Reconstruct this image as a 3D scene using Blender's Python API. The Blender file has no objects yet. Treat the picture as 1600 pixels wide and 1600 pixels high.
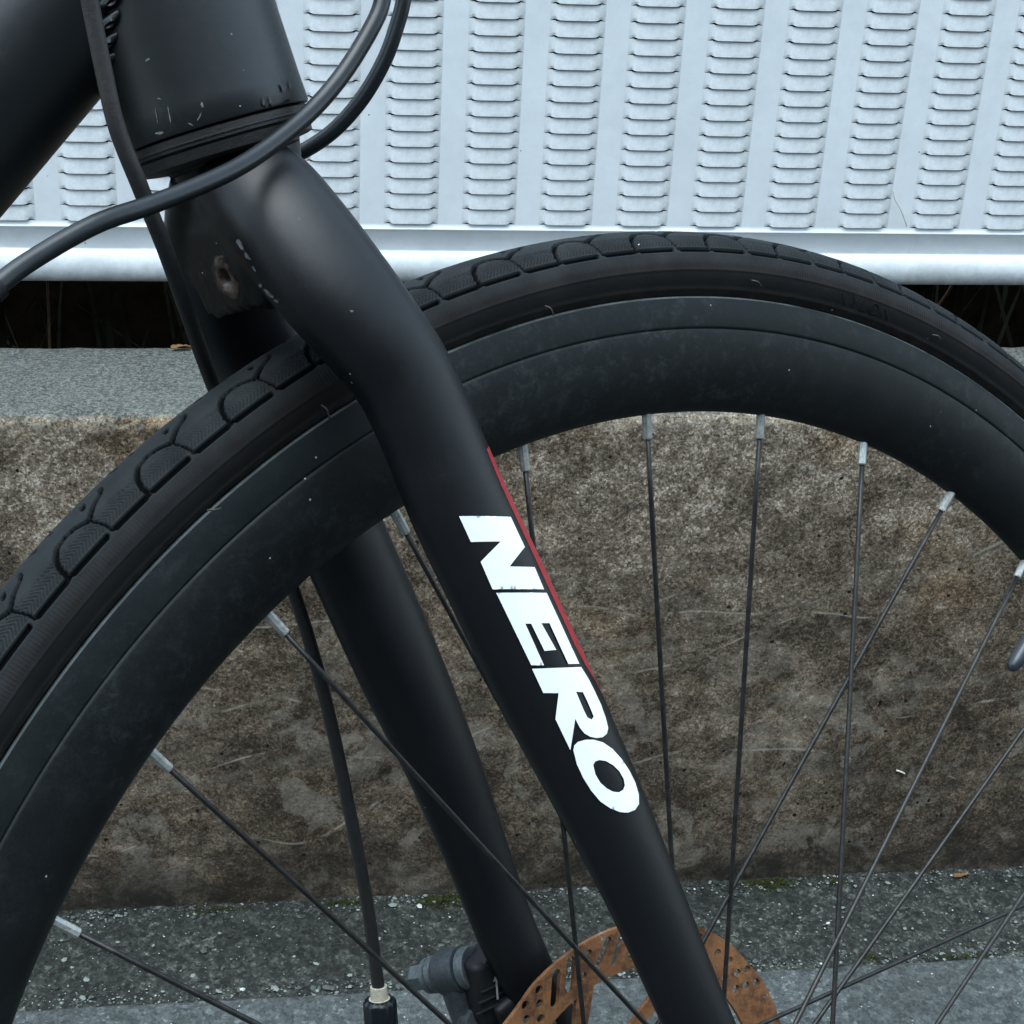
import bpy, bmesh, math, random
import numpy as np
from mathutils import Vector, Matrix, noise
from mathutils.bvhtree import BVHTree
from mathutils.geometry import delaunay_2d_cdt
MM = 0.001
random.seed(7); rng = np.random.default_rng(7)
scene = bpy.context.scene
COL = scene.collection

# ------------------------------------------------------------ camera
CAM = Vector((-153.991622, -433.303701, 797.469293))
cam_d = bpy.data.cameras.new("camera"); cam = bpy.data.objects.new("camera", cam_d); COL.objects.link(cam)
cam_d.sensor_width = 36; cam_d.lens = 36 * 2600 / 1600; cam_d.clip_start = 0.02; cam_d.clip_end = 300
cam.matrix_world = Matrix(((0.990391, 0.014675, -0.137518, CAM.x * MM),
                           (-0.130127, 0.435616, -0.890677, CAM.y * MM),
                           (0.046834, 0.900013, 0.433340, CAM.z * MM), (0, 0, 0, 1)))
scene.camera = cam
# ------------------------------------------------------------ world, sun, exposure
SUN_EL, SUN_AZ = math.radians(78), math.radians(215)     # azimuth counted from +x
w = bpy.data.worlds.new("World"); scene.world = w; w.use_nodes = True
nt = w.node_tree; nt.nodes.clear()
sky = nt.nodes.new('ShaderNodeTexSky'); sky.sky_type = 'NISHITA'; sky.sun_disc = False
sky.sun_elevation = SUN_EL; sky.sun_rotation = math.radians(90) - SUN_AZ; sky.dust_density = 1.0; sky.air_density = 1.0
hs = nt.nodes.new('ShaderNodeHueSaturation'); hs.inputs['Saturation'].default_value = 0.64; hs.inputs['Hue'].default_value = 0.474
bg = nt.nodes.new('ShaderNodeBackground'); bg.inputs['Strength'].default_value = 0.14
ow = nt.nodes.new('ShaderNodeOutputWorld')
nt.links.new(sky.outputs[0], hs.inputs['Color']); nt.links.new(hs.outputs[0], bg.inputs[0]); nt.links.new(bg.outputs[0], ow.inputs[0])
sd = bpy.data.lights.new("sun", 'SUN'); sd.energy = 0.95; sd.angle = math.radians(60); sd.color = (0.84, 0.97, 1.0)
so = bpy.data.objects.new("sun", sd); COL.objects.link(so)
_az = SUN_AZ
_d = Vector((math.cos(_az) * math.cos(SUN_EL), math.sin(_az) * math.cos(SUN_EL), math.sin(SUN_EL)))
so.rotation_euler = _d.to_track_quat('Z', 'Y').to_euler()
vs = scene.view_settings; vs.view_transform = 'Standard'; vs.look = 'None'; vs.gamma = 1; vs.use_curve_mapping = False
vs.exposure = 2.22
scene.render.engine = 'CYCLES'
scene.render.resolution_x = scene.render.resolution_y = 1024

# ------------------------------------------------------------ helpers
def tag(o, label=None, cat=None, group=None, kind=None):
    if label: o['label'] = label
    if cat: o['category'] = cat
    if group: o['group'] = group
    if kind: o['kind'] = kind
    return o
def link(name, me, mat=None, parent=None, frame=None, smooth=True):
    o = bpy.data.objects.new(name, me); COL.objects.link(o)
    if mat and not me.materials: me.materials.append(mat)
    if parent: o.parent = parent
    if frame is not None: o.matrix_local = frame
    if smooth and len(me.polygons): me.polygons.foreach_set('use_smooth', [True] * len(me.polygons))
    return o
def empty(name, parent=None, frame=None):
    o = bpy.data.objects.new(name, None); COL.objects.link(o); o.empty_display_size = .02
    if parent: o.parent = parent
    if frame is not None: o.matrix_local = frame
    return o
def mesh(name, verts, faces):
    me = bpy.data.meshes.new(name)
    me.from_pydata([tuple(c * MM for c in v) for v in verts], [], faces); me.update(); return me
def npmesh(name, V, Q):
    me = bpy.data.meshes.new(name); V = np.asarray(V, np.float32) * MM; Q = np.asarray(Q, np.int32)
    k = Q.shape[1]
    me.vertices.add(len(V)); me.vertices.foreach_set('co', V.ravel())
    me.loops.add(Q.size); me.loops.foreach_set('vertex_index', Q.ravel())
    me.polygons.add(len(Q)); me.polygons.foreach_set('loop_start', np.arange(0, Q.size, k, dtype=np.int32))
    me.polygons.foreach_set('loop_total', np.full(len(Q), k, np.int32))
    me.update(calc_edges=True); return me
def gridfaces(nu, nv, closeu=False, closev=False):
    a = np.arange(nu * nv).reshape(nu, nv)
    if closeu: a = np.vstack([a, a[:1]])
    if closev: a = np.hstack([a, a[:, :1]])
    return np.stack([a[:-1, :-1], a[1:, :-1], a[1:, 1:], a[:-1, 1:]], -1).reshape(-1, 4)
def catmull(P, n):
    P = np.asarray(P, float); P = np.vstack([2 * P[0] - P[1], P, 2 * P[-1] - P[-2]]); out = []
    for i in range(1, len(P) - 2):
        for k in range(n):
            t = k / n; a, b, c, d = P[i - 1:i + 3]
            out.append(.5 * (2 * b + (c - a) * t + (2 * a - 5 * b + 4 * c - d) * t * t + (3 * b - a - 3 * c + d) * t ** 3))
    out.append(P[-2]); return np.array(out)
def sweep_np(C, W, T, ws, ts, seg=32, ex=2.0):
    """rings with half widths ws along W, ts along T; capped; returns verts, faces"""
    a = np.linspace(0, 2 * np.pi, seg, endpoint=False)
    ca = np.sign(np.cos(a)) * np.abs(np.cos(a)) ** (2 / ex); sa = np.sign(np.sin(a)) * np.abs(np.sin(a)) ** (2 / ex)
    V = C[:, None] + ca[None, :, None] * (W * ws[:, None])[:, None] + sa[None, :, None] * (T * ts[:, None])[:, None]
    n = len(C); F = [tuple(f) for f in gridfaces(n, seg, closev=True).tolist()]
    F.append(tuple(range(seg))); F.append(tuple(range(n * seg - 1, (n - 1) * seg - 1, -1)))
    return V.reshape(-1, 3).tolist(), F
def frames(C, ref=None):
    Tn = np.gradient(C, axis=0); Tn /= np.linalg.norm(Tn, axis=1)[:, None]
    N = np.array(ref if ref is not None else (0, 0, 1.), float)
    W = np.cross(Tn, N[None]); W /= np.linalg.norm(W, axis=1)[:, None]
    B = np.cross(W, Tn); return Tn, W, B
def tube(name, P, r, mat, parent=None, frame=None, n=10, seg=16, rs=None, ref=(0, 0, 1), ex=2.0):
    C = catmull(P, n); _, W, B = frames(C, ref)
    rr = np.full(len(C), float(r)) if rs is None else np.interp(np.linspace(0, 1, len(C)), np.linspace(0, 1, len(rs)), rs)
    V, F = sweep_np(C, W, B, rr, rr, seg, ex)
    return link(name, mesh(name, V, F), mat, parent, frame)
def lathe_v(profile, org, axis, seg=48, up=None):
    """profile: list of (t, r) along the axis; returns verts, faces (open ends unless r = 0)"""
    A = np.array(axis, float); A /= np.linalg.norm(A)
    u = np.cross(A, up if up is not None else (0.13, 0.2, 1.)); u /= np.linalg.norm(u); v = np.cross(A, u)
    a = np.linspace(0, 2 * np.pi, seg, endpoint=False)
    V = [np.array(org) + A * t + r * (math.cos(x) * u + math.sin(x) * v) for t, r in profile for x in a]
    F = [tuple(f) for f in gridfaces(len(profile), seg, closev=True).tolist()]
    F.append(tuple(range(seg))[::-1]); n = len(profile); F.append(tuple(range((n - 1) * seg, n * seg)))
    return [tuple(x) for x in V], F
def lathe(name, profile, org, axis, mat, parent=None, frame=None, seg=48, smooth=True):
    V, F = lathe_v(profile, org, axis, seg); me = mesh(name, V, F)
    o = link(name, me, mat, parent, frame, smooth)
    if smooth: o.data.set_sharp_from_angle(angle=math.radians(35))
    return o
class NG:
    def __init__(s, name):
        s.m = bpy.data.materials.new(name); s.m.use_nodes = True; s.t = s.m.node_tree
        s.b = s.t.nodes['Principled BSDF']; s.tc = s.t.nodes.new('ShaderNodeTexCoord')
    def n(s, typ, **kw):
        x = s.t.nodes.new(typ)
        for k, v in kw.items():
            if k in x.inputs.keys(): 
                s.set(x.inputs[k], v)
            else: setattr(x, k, v)
        return x
    def set(s, sock, v):
        if isinstance(v, bpy.types.NodeSocket): s.t.links.new(v, sock)
        else: sock.default_value = v
    def noise(s, scale, detail=4, rough=.55, vec=None, dist=0):
        x = s.n('ShaderNodeTexNoise'); s.set(x.inputs['Vector'], vec or s.tc.outputs['Object'])
        x.inputs['Scale'].default_value = scale; x.inputs['Detail'].default_value = detail
        x.inputs['Roughness'].default_value = rough; x.inputs['Distortion'].default_value = dist
        return x.outputs['Fac']
    def voro(s, scale, feature='F1', vec=None, out='Distance'):
        x = s.n('ShaderNodeTexVoronoi', feature=feature); s.set(x.inputs['Vector'], vec or s.tc.outputs['Object'])
        x.inputs['Scale'].default_value = scale; return x.outputs[out]
    def map(s, v, a, b, c=0., d=1.):
        x = s.n('ShaderNodeMapRange'); s.set(x.inputs['Value'], v)
        for i, q in zip((1, 2, 3, 4), (a, b, c, d)): s.set(x.inputs[i], q)
        return x.outputs[0]
    def math(s, op, a, b=None, c=None):
        x = s.n('ShaderNodeMath', operation=op); s.set(x.inputs[0], a)
        if b is not None: s.set(x.inputs[1], b)
        if c is not None: s.set(x.inputs[2], c)
        return x.outputs[0]
    def mix(s, f, a, b, mode='MIX'):
        x = s.n('ShaderNodeMix', data_type='RGBA', blend_type=mode)
        s.set(x.inputs[0], f); s.set(x.inputs[6], a if not isinstance(a, tuple) else (*a, 1)); s.set(x.inputs[7], b if not isinstance(b, tuple) else (*b, 1))
        return x.outputs[2]
    def sep(s, vec=None):
        x = s.n('ShaderNodeSeparateXYZ'); s.set(x.inputs[0], vec or s.tc.outputs['Object']); return x.outputs
    def bump(s, h, strength=.3, dist=.001, prev=None):
        x = s.n('ShaderNodeBump'); x.inputs['Strength'].default_value = strength; x.inputs['Distance'].default_value = dist
        s.set(x.inputs['Height'], h)
        if prev: s.set(x.inputs['Normal'], prev)
        return x.outputs[0]
    def out(s, color=None, rough=None, normal=None, metal=None, spec=None):
        for k, v in (('Base Color', color), ('Roughness', rough), ('Normal', normal), ('Metallic', metal), ('Specular IOR Level', spec)):
            if v is not None: s.set(s.b.inputs[k], (*v, 1) if isinstance(v, tuple) and len(v) == 3 else v)
        return s.m
def specks(g, scale, thr, vec=None):
    """mask of sparse small dots"""
    d = g.voro(scale, vec=vec); n = g.noise(scale * .37, 2)
    return g.math('MULTIPLY', g.math('LESS_THAN', d, thr), g.math('GREATER_THAN', n, .6))

# ------------------------------------------------------------ materials
def mat_black_paint(name, base=(.0010, .0016, .0025), rough=.36, dust=.5, chips=None):
    g = NG(name)
    big = g.noise(28, 5, .6); fine = g.noise(900, 3, .7)
    dm = g.math('MULTIPLY', g.map(big, .5, .75, 0, dust), g.map(fine, .4, .7))
    c = g.mix(dm, base, (.007, .0085, .010))
    c = g.mix(specks(g, 170, .05), c, (.22, .24, .24))
    if chips:
        for (p, r) in chips:
            x = g.n('ShaderNodeVectorMath', operation='SUBTRACT'); g.set(x.inputs[0], g.tc.outputs['Object']); x.inputs[1].default_value = [q * MM for q in p]
            l = g.n('ShaderNodeVectorMath', operation='LENGTH'); g.set(l.inputs[0], x.outputs[0])
            dd = g.math('ADD', l.outputs['Value'], g.map(g.noise(420, 4, .7), .3, .7, -r * .9 * MM, r * .9 * MM))
            c = g.mix(g.math('LESS_THAN', dd, r * MM * .75), c, (.34, .36, .35))
    ro = g.math('ADD', rough, g.math('MULTIPLY', dm, .35))
    return g.out(c, ro, g.bump(g.noise(2600, 2, .5), .06, .0004, g.bump(g.noise(120, 4), .10, .0008)), spec=.33)
CHIPS = [((-195, 319, 20), 2.4), ((-191, 314.5, 23), 1.6), ((-187, 310, 24), 1.5), ((-187, 305, 20), 2.2), ((-191, 306.6, 18), 1.4), ((-101, 160, 60), 1.)]
M_fork = mat_black_paint('satin_black_paint', chips=CHIPS, rough=.44)
M_frame = mat_black_paint('frame_black_paint', (.0026, .0042, .0050), rough=.42, dust=.8); M_frame.node_tree.nodes['Principled BSDF'].inputs['Specular IOR Level'].default_value = .50
def mat_tyre():
    g = NG('tyre_rubber'); x = g.sep()
    r = g.math('SQRT', g.math('ADD', g.math('POWER', x[0], 2.), g.math('POWER', x[1], 2.)))
    tread = g.map(r, .3285, .3325)
    side = g.mix(g.map(g.noise(60, 4), .35, .7), (.0020, .0017, .0018), (.0052, .0043, .0041))
    trd = g.mix(g.map(g.noise(40, 5, .65), .35, .7), (.0036, .0056, .0066), (.0080, .0112, .0124))
    c = g.mix(tread, side, trd)
    gv_ = g.n('ShaderNodeAttribute', attribute_name='groove_shade'); c = g.mix(gv_.outputs['Fac'], c, (.0016, .0020, .0024))  # groove shade painted near-black; dust stays on the raised faces
    lowd = g.map(r, .3212, .3185, 0, 1)
    c = g.mix(g.math('MULTIPLY', lowd, g.map(g.noise(180, 4, .7), .35, .65)), c, (.020, .0175, .0145))
    fine = g.noise(1500, 3, .8); c = g.mix(g.map(fine, .60, .8, 0, .35), c, (.024, .028, .030))
    c = g.mix(specks(g, 120, .045), c, (.35, .36, .35))
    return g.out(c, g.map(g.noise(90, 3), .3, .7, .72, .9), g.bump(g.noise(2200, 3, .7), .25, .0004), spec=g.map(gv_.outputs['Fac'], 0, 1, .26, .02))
M_tyre = mat_tyre()
def mat_rim():
    g = NG('rim_anodised_black'); x = g.sep()
    r = g.math('SQRT', g.math('ADD', g.math('POWER', x[0], 2.), g.math('POWER', x[1], 2.)))
    track = g.map(r, .3052, .3060)
    mott = g.map(g.noise(45, 5, .65), .3, .7); fine = g.map(g.noise(1100, 3, .75), .45, .75)
    body = g.mix(mott, (.0008, .0015, .0020), (.0030, .0046, .0050))
    trk = g.mix(mott, (.0024, .0046, .0052), (.0044, .0074, .0078))
    c = g.mix(track, body, trk)
    c = g.mix(g.math('MULTIPLY', fine, .20), c, (.017, .021, .022))
    lip = g.map(r, .31655, .3168); c = g.mix(g.math('MULTIPLY', lip, g.map(g.noise(30, 4, .7), .35, .6, .15, 1.)), c, (.10, .115, .115))
    sm = g.math('MULTIPLY', g.map(g.noise(150, 6, .85, dist=.3), .50, .72), g.map(g.noise(22, 4), .38, .66))
    c = g.mix(g.math('MULTIPLY', sm, .85), c, (.026, .033, .032))
    c = g.mix(specks(g, 150, .05), c, (.25, .28, .28))
    return g.out(c, g.map(mott, 0, 1, .48, .60), g.bump(g.noise(1800, 2, .6), .10, .0004), spec=.20)
M_rim = mat_rim()
def simple(name, col, rough, metal=0., var=.3, scale=300, bump=.1, spec=.5):
    g = NG(name); a = tuple(q * (1 - var) for q in col); b = tuple(min(1, q * (1 + var)) for q in col)
    c = g.mix(g.map(g.noise(scale, 4, .65), .3, .7), a, b)
    return g.out(c, rough, g.bump(g.noise(scale * 4, 3, .6), bump, .0005), metal, spec)
M_spoke = simple('dull_black_spoke', (.022, .021, .020), .42, .55, .5, 260)
M_nipple = simple('worn_alloy_nipple', (.34, .35, .33), .42, .55, .35, 500, .25)
M_hub = simple('hub_black', (.02, .022, .025), .45, .3)
M_cable = simple('cable_housing_black', (.0036, .0060, .0078), .34, 0, .35, 180, .08, .38)
M_hose = simple('dusty_cable_housing', (.0065, .0055, .0048), .6, 0, .75, 420, .3)
M_white = simple('white_vinyl', (.64, .67, .68), .45, 0, .03, 200, .03)
M_red = simple('red_vinyl', (.24, .014, .018), .45, 0, .15, 200, .05)
M_cast = simple('caliper_grey_alloy', (.030, .037, .041), .5, .35, .5, 420, .35)
M_castd = simple('caliper_black', (.003, .0034, .004), .55, 0, .4, 420, .2, .3)
M_bolt = simple('bolt_grey', (.075, .088, .092), .5, .5, .35, 700, .35)
M_ferrule = simple('aged_ferrule', (.36, .33, .25), .5, 0, .25, 600, .2)
M_cup = simple('headset_cup_black', (.007, .0066, .0063), .5, .15, .5, 350, .3)
def mat_rust():
    g = NG('rusty_rotor_steel')
    a = g.map(g.noise(70, 6, .7), .3, .7); f = g.map(g.noise(900, 4, .8), .35, .7)
    c = g.mix(a, (.105, .036, .012), (.215, .095, .036)); c = g.mix(g.math('MULTIPLY', f, .45), c, (.22, .115, .052))
    c = g.mix(g.map(g.noise(55, 6, .75), .46, .58, 0, .85), c, (.045, .019, .009))
    c = g.mix(g.math('MULTIPLY', g.map(g.noise(38, 4, .8, dist=1.), .60, .66), g.map(f, .3, .8)), c, (.24, .24, .23))
    return g.out(c, .78, g.bump(g.noise(1600, 4, .7), .5, .0004), .1, .3)
M_rust = mat_rust()
def mat_panel():
    g = NG('white_painted_steel')
    n1 = g.map(g.noise(9, 5, .7, dist=.6), .42, .72); n2 = g.map(g.noise(85, 5, .75), .5, .8)
    c = g.mix(g.math('MULTIPLY', n1, .50), (.75, .785, .805), (.56, .595, .61))
    c = g.mix(g.math('MULTIPLY', n2, .20), c, (.40, .42, .41))
    x = g.sep()
    low = g.math('MULTIPLY', g.map(x[2], .458, .432, .15, 1.), g.map(g.noise(60, 5, .7), .30, .62))
    c = g.mix(g.math('MULTIPLY', low, .75), c, (.38, .40, .39))
    c = g.mix(specks(g, 120, .07), c, (.18, .19, .18))
    return g.out(c, .62, g.bump(g.noise(40, 5, .6), .22, .0012), spec=.40)
M_panel = mat_panel()
def warp(g, amt, scale):
    n = g.n('ShaderNodeTexNoise'); g.set(n.inputs['Vector'], g.tc.outputs['Object']); n.inputs['Scale'].default_value = scale; n.inputs['Detail'].default_value = 4
    m = g.n('ShaderNodeVectorMath', operation='MULTIPLY_ADD'); g.set(m.inputs[0], n.outputs['Color']); m.inputs[1].default_value = (amt,) * 3; g.set(m.inputs[2], g.tc.outputs['Object'])
    return m.outputs[0]
def mat_wall():
    g = NG('weathered_concrete'); x = g.sep()
    z = x[2]; wv = warp(g, .0035, 260)
    big = g.map(g.noise(7.5, 6, .62, dist=.4), .38, .62)
    mid = g.map(g.noise(34, 6, .72), .36, .64)
    c1_ = g.sep(g.voro(520, vec=wv, out='Color'))[0]; c2_ = g.sep(g.voro(900, vec=wv, out='Color'))[1]
    grain = g.math('MULTIPLY', g.math('ADD', c1_, g.math('ADD', c2_, g.noise(900, 3, .8))), .35)
    tone = g.math('ADD', g.math('MULTIPLY', grain, g.map(z, .12, .34, .72, 1.0)), g.math('ADD', g.math('MULTIPLY', mid, .32), g.math('MULTIPLY', big, .17)))
    r = g.n('ShaderNodeValToRGB'); g.set(r.inputs[0], g.map(tone, .30, 1.22)); cr_ = r.color_ramp
    cr_.elements[0].position = 0.; cr_.elements[0].color = (.018, .0125, .0072, 1); cr_.elements[1].position = 1.; cr_.elements[1].color = (.54, .48, .39, 1)
    for p_, q_ in ((.25, (.049, .036, .0235)), (.5, (.130, .099, .068)), (.72, (.235, .188, .138))): e = cr_.elements.new(p_); e.color = (*q_, 1)
    c = r.outputs[0]
    c = g.mix(g.math('MULTIPLY', g.map(g.noise(11, 5, .6), .54, .70), g.map(z, .10, .30, .12, .50)), c, g.mix(1., c, (1.0, .68, .36), 'MULTIPLY'))
    fine = g.noise(420, 3, .8)
    # pale scoured patches and dark stains, crisp edged, mostly on the lower half
    pt = g.math('MULTIPLY', g.map(g.noise(24, 7, .72, dist=.5), .53, .575), g.map(z, .30, .12, .08, .8))
    c = g.mix(g.math('MULTIPLY', pt, g.map(fine, .35, .6, .35, 1.)), c, g.mix(.65, c, (.26, .235, .19)))
    dk = g.math('MULTIPLY', g.map(g.noise(15, 7, .72, vec=warp(g, .02, 12), dist=.8), .56, .61), .55)
    c = g.mix(dk, c, g.mix(1., c, (.42, .40, .38), 'MULTIPLY'))
    # faint vertical weathering
    vm = g.n('ShaderNodeVectorMath', operation='MULTIPLY'); g.set(vm.inputs[0], g.tc.outputs['Object']); vm.inputs[1].default_value = (1, 1, .12)
    c = g.mix(g.map(g.noise(48, 5, .65, vec=vm.outputs[0]), .52, .68, 0, .35), c, g.mix(1., c, (.50, .48, .45), 'MULTIPLY'))
    # drying scars: wavy pale lines
    for k, (z0, sl, am) in enumerate(((.200, .22, .8), (.172, .30, .55), (.128, .12, .6), (.115, -.06, .5), (.065, .05, .4))):
        nz = g.math('MULTIPLY', g.math('SUBTRACT', g.noise(5 + k, 4, .6), .5), .10)
        zz = g.math('SUBTRACT', g.math('SUBTRACT', z, z0), g.math('ADD', g.math('MULTIPLY', x[0], sl), nz))
        ln = g.math('MULTIPLY', g.map(g.math('ABSOLUTE', zz), .0005, .004 + .001 * k, 1, 0), g.map(g.noise(22 + 5 * k, 5, .75), .42, .66))
        c = g.mix(g.math('MULTIPLY', ln, g.math('MULTIPLY', fine, am * 1.1)), c, (.24, .225, .18))
    for k, (z0, sl, x0_) in enumerate(((.212, .30, .0), (.163, .34, .0), (.150, -.20, .0), (.236, .02, 0.), (.098, .16, 0.))):
        nz = g.math('MULTIPLY', g.math('SUBTRACT', g.noise(4 + k, 1.2, .5), .5), .09)
        zz = g.math('SUBTRACT', g.math('SUBTRACT', z, z0), g.math('ADD', g.math('MULTIPLY', x[0], sl), nz))
        ln = g.math('MULTIPLY', g.map(g.math('ABSOLUTE', zz), .0003, .0013, 1, 0), g.map(g.noise(16 + 4 * k, 3, .7), .50, .58))
        c = g.mix(g.math('MULTIPLY', ln, .5), c, (.36, .335, .27))
    # dark foot: shade near the ground put into the colour
    c = g.mix(g.math('MULTIPLY', g.map(z, .055, .012), g.map(g.noise(26, 5, .7), .30, .62)), c, (.020, .018, .014))
    # air holes
    hole = g.math('MULTIPLY', g.math('LESS_THAN', g.voro(70, vec=wv), .10), g.math('GREATER_THAN', g.noise(33, 2), .52))
    c = g.mix(hole, c, (.006, .006, .005))
    # top of the wall: grey, smoother, with pitted pale arris
    topm = g.map(z, .3832, .3856)
    tc = g.mix(g.map(g.noise(55, 6, .72), .35, .65), (.021, .0245, .0225), (.050, .056, .052))
    tc = g.mix(g.math('MULTIPLY', g.map(g.noise(620, 3, .8), .50, .68), .55), tc, (.24, .265, .265))
    tc = g.mix(g.math('MULTIPLY', g.map(g.noise(500, 3, .8), .55, .66), .5), tc, (.04, .045, .045))
    c = g.mix(topm, c, tc)
    edge = g.math('MULTIPLY', g.map(g.math('ABSOLUTE', g.math('SUBTRACT', z, .381)), .002, .009, 1, 0), g.map(g.noise(300, 4, .8), .48, .58))
    c = g.mix(g.math('MULTIPLY', edge, .8), c, (.20, .19, .155))
    h = g.math('ADD', g.math('MULTIPLY', g.noise(420, 3, .8, vec=wv), .6), g.math('ADD', g.math('MULTIPLY', g.noise(90, 4, .7), .8), g.math('MULTIPLY', hole, -1.2)))
    return g.out(c, .9, g.bump(h, .6, .0014), spec=.25)
M_wall = mat_wall()
def mat_ground(name, stops, lo, hi, wcell, wmid, spk, tint=None):
    g = NG(name); wv = warp(g, .004, 220)
    c1_ = g.sep(g.voro(240, vec=wv, out='Color'))[0]; c2_ = g.sep(g.voro(520, vec=wv, out='Color'))[1]
    mid = g.noise(60, 6, .75); big = g.noise(9, 5, .6)
    tone = g.math('ADD', g.math('MULTIPLY', g.math('ADD', c1_, g.math('ADD', c2_, g.noise(800, 3, .8))), wcell), g.math('ADD', g.math('MULTIPLY', mid, wmid), g.math('MULTIPLY', big, .35)))
    r = g.n('ShaderNodeValToRGB'); g.set(r.inputs[0], g.map(tone, lo, hi)); e0 = r.color_ramp.elements
    e0[0].position = 0; e0[0].color = (*stops[0], 1); e0[1].position = 1; e0[1].color = (*stops[-1], 1)
    for i, q in enumerate(stops[1:-1]): e = e0.new((i + 1) / (len(stops) - 1)); e.color = (*q, 1)
    c = g.mix(g.math('MULTIPLY', g.math('LESS_THAN', g.voro(210), spk), g.math('GREATER_THAN', g.noise(95, 2), .60)), r.outputs[0], (.36, .38, .36))
    h = g.math('ADD', g.math('MULTIPLY', tone, 1.1), g.math('MULTIPLY', mid, 1.5))
    return g.out(c, .88, g.bump(h, .7, .0013), spec=.3)
M_strip = mat_ground('rough_gutter_concrete', ((.0018, .0021, .0017), (.005, .0057, .0047), (.0125, .0142, .012), (.033, .037, .032), (.12, .13, .115)), .50, 1.35, .27, .8, .10)
M_pave = mat_ground('worn_paving', ((.009, .011, .011), (.026, .031, .031), (.045, .053, .053), (.074, .086, .086), (.19, .21, .205)), .40, 1.25, .27, .55, .13)
M_soil = simple('dark_soil', (.0022, .0018, .0012), 1., 0, .6, 60, .5, 0.)
M_stem = simple('dead_stem', (.055, .038, .022), .9, 0, .5, 200, .2, .2)
M_weed = simple('dim_weed_leaf', (.010, .012, .006), .8, 0, .5, 60, .1, .2)
M_leaf = simple('dry_leaf', (.16, .088, .036), .75, 0, .5, 260, .2, .2)
M_moss = simple('moss', (.020, .025, .005), .95, 0, .7, 500, .3, .1)
g = NG('stone_chip'); oi = g.n('ShaderNodeVertexColor', layer_name='tone')
M_chip = g.out(oi.outputs['Color'], .8, spec=.3)
M_straw = simple('pale_straw', (.48, .47, .42), .7, 0, .2, 300, .1, .3)

# ------------------------------------------------------------ ground, wall, bank
def displaced(name, xs, ys, zf, mat, amp, sc, kind='structure'):
    X, Y = np.meshgrid(xs, ys, indexing='ij'); Z = np.empty_like(X)
    for i in range(X.shape[0]):
        for j in range(X.shape[1]):
            p = Vector((X[i, j] * sc, Y[i, j] * sc, 3.3))
            Z[i, j] = zf(X[i, j], Y[i, j]) + amp * noise.fractal(p, .7, 2.1, 4)
    o = link(name, npmesh(name, np.stack([X, Y, Z], -1).reshape(-1, 3), gridfaces(len(xs), len(ys))), mat)
    if kind: o['kind'] = kind
    return o
def axis(lo, hi, a, b, fine, coarse):
    return np.concatenate([np.arange(lo, a, coarse), np.arange(a, b, fine), np.arange(b, hi + coarse, coarse)])
pv = displaced('pavement', axis(-3000, 3000, -420, 520, 3.2, 200), np.concatenate([np.arange(-3000, 300, 150), np.arange(300, 456.5, 3.2), [456.5, 457.5]]),
               lambda x, y: -9.0 if y > 457 else (-(max(0, y - 452) ** 2) * .09), M_pave, .7, .09)
st = displaced('gutter_strip', axis(-3000, 3000, -420, 520, 2.4, 120), np.arange(452, 571, 2.4),
               lambda x, y: -2.6 + max(0, y - 535) * .10, M_strip, 1.7, .085)
# far ground beyond, a plain sheet under everything to the horizon
far = link('ground', mesh('ground', [(-60000, -60000, -14), (60000, -60000, -14), (60000, 60000, -14), (-60000, 60000, -14)], [(0, 1, 2, 3)]), M_pave, smooth=False); far['kind'] = 'structure'
# added block, unseen behind the camera: keeps low sky out of the reflections
def boxv(x0, x1, y0, y1, z0, z1, V, F):
    b = len(V); V += [(x, y, z) for x in (x0, x1) for y in (y0, y1) for z in (z0, z1)]
    F += [tuple(b + i for i in f) for f in ((0, 1, 3, 2), (4, 6, 7, 5), (0, 4, 5, 1), (2, 3, 7, 6), (0, 2, 6, 4), (1, 5, 7, 3))]
M_far = simple('blocker_render', (.055, .052, .048), .9, 0, .3, 3, .1, .2); M_glass = simple('blocker_glass_dark', (.02, .024, .028), .12, 0, .1, 5, .02)
V, F = [], []; boxv(-16000, 16000, -10000, -4900, -14, 4500, V, F)
blocker = link('sky_blocker', mesh('sky_blocker', V, F), M_far, smooth=False); tag(blocker, 'added house-shaped block behind the camera, unseen, holding back low sky light', 'sky_blocker')
for i in range(-4, 5):
    for q in (700, 2900):
        V, F = [], []; boxv(i * 3200 - 600, i * 3200 + 600, -4890, -4850, q, q + 1300, V, F); link('blocker_window', mesh('blocker_window', V, F), M_glass, blocker, smooth=False)
# wall: profile swept along x
prof = [(557, -10, 0)] + [(557, z, 1) for z in np.arange(0, 375, 3.2)]
for a in np.linspace(0, math.pi / 2, 7): prof.append((557 + 9.5 * (1 - math.cos(a)), 377 + 9.5 * math.sin(a), 1.6))
prof += [(y, 386.5, .45) for y in np.arange(570, 681, 3.5)] + [(683, 385.5, .6), (684.5, 382, .5), (684.5, 300, 0), (684.5, -10, 0)]
xs = axis(-2600, 2600, -340, 440, 3.2, 130)
V = np.empty((len(xs), len(prof), 3))
for i, x in enumerate(xs):
    for j, (y, z, am) in enumerate(prof):
        p = Vector((x * .06, y * .06, z * .06)); d = am * .9 * noise.fractal(p, .7, 2.1, 4)
        pk = noise.noise(Vector((x * .25, y * .25, z * .25)))
        if am > 1.5: d -= max(0, pk - .15) * 3.5
        V[i, j] = (x, y - (d if z < 384 else 0), z + (d if z >= 377 else 0))
wall = link('concrete_wall', npmesh('concrete_wall', V.reshape(-1, 3), gridfaces(len(xs), len(prof))), M_wall)
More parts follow.
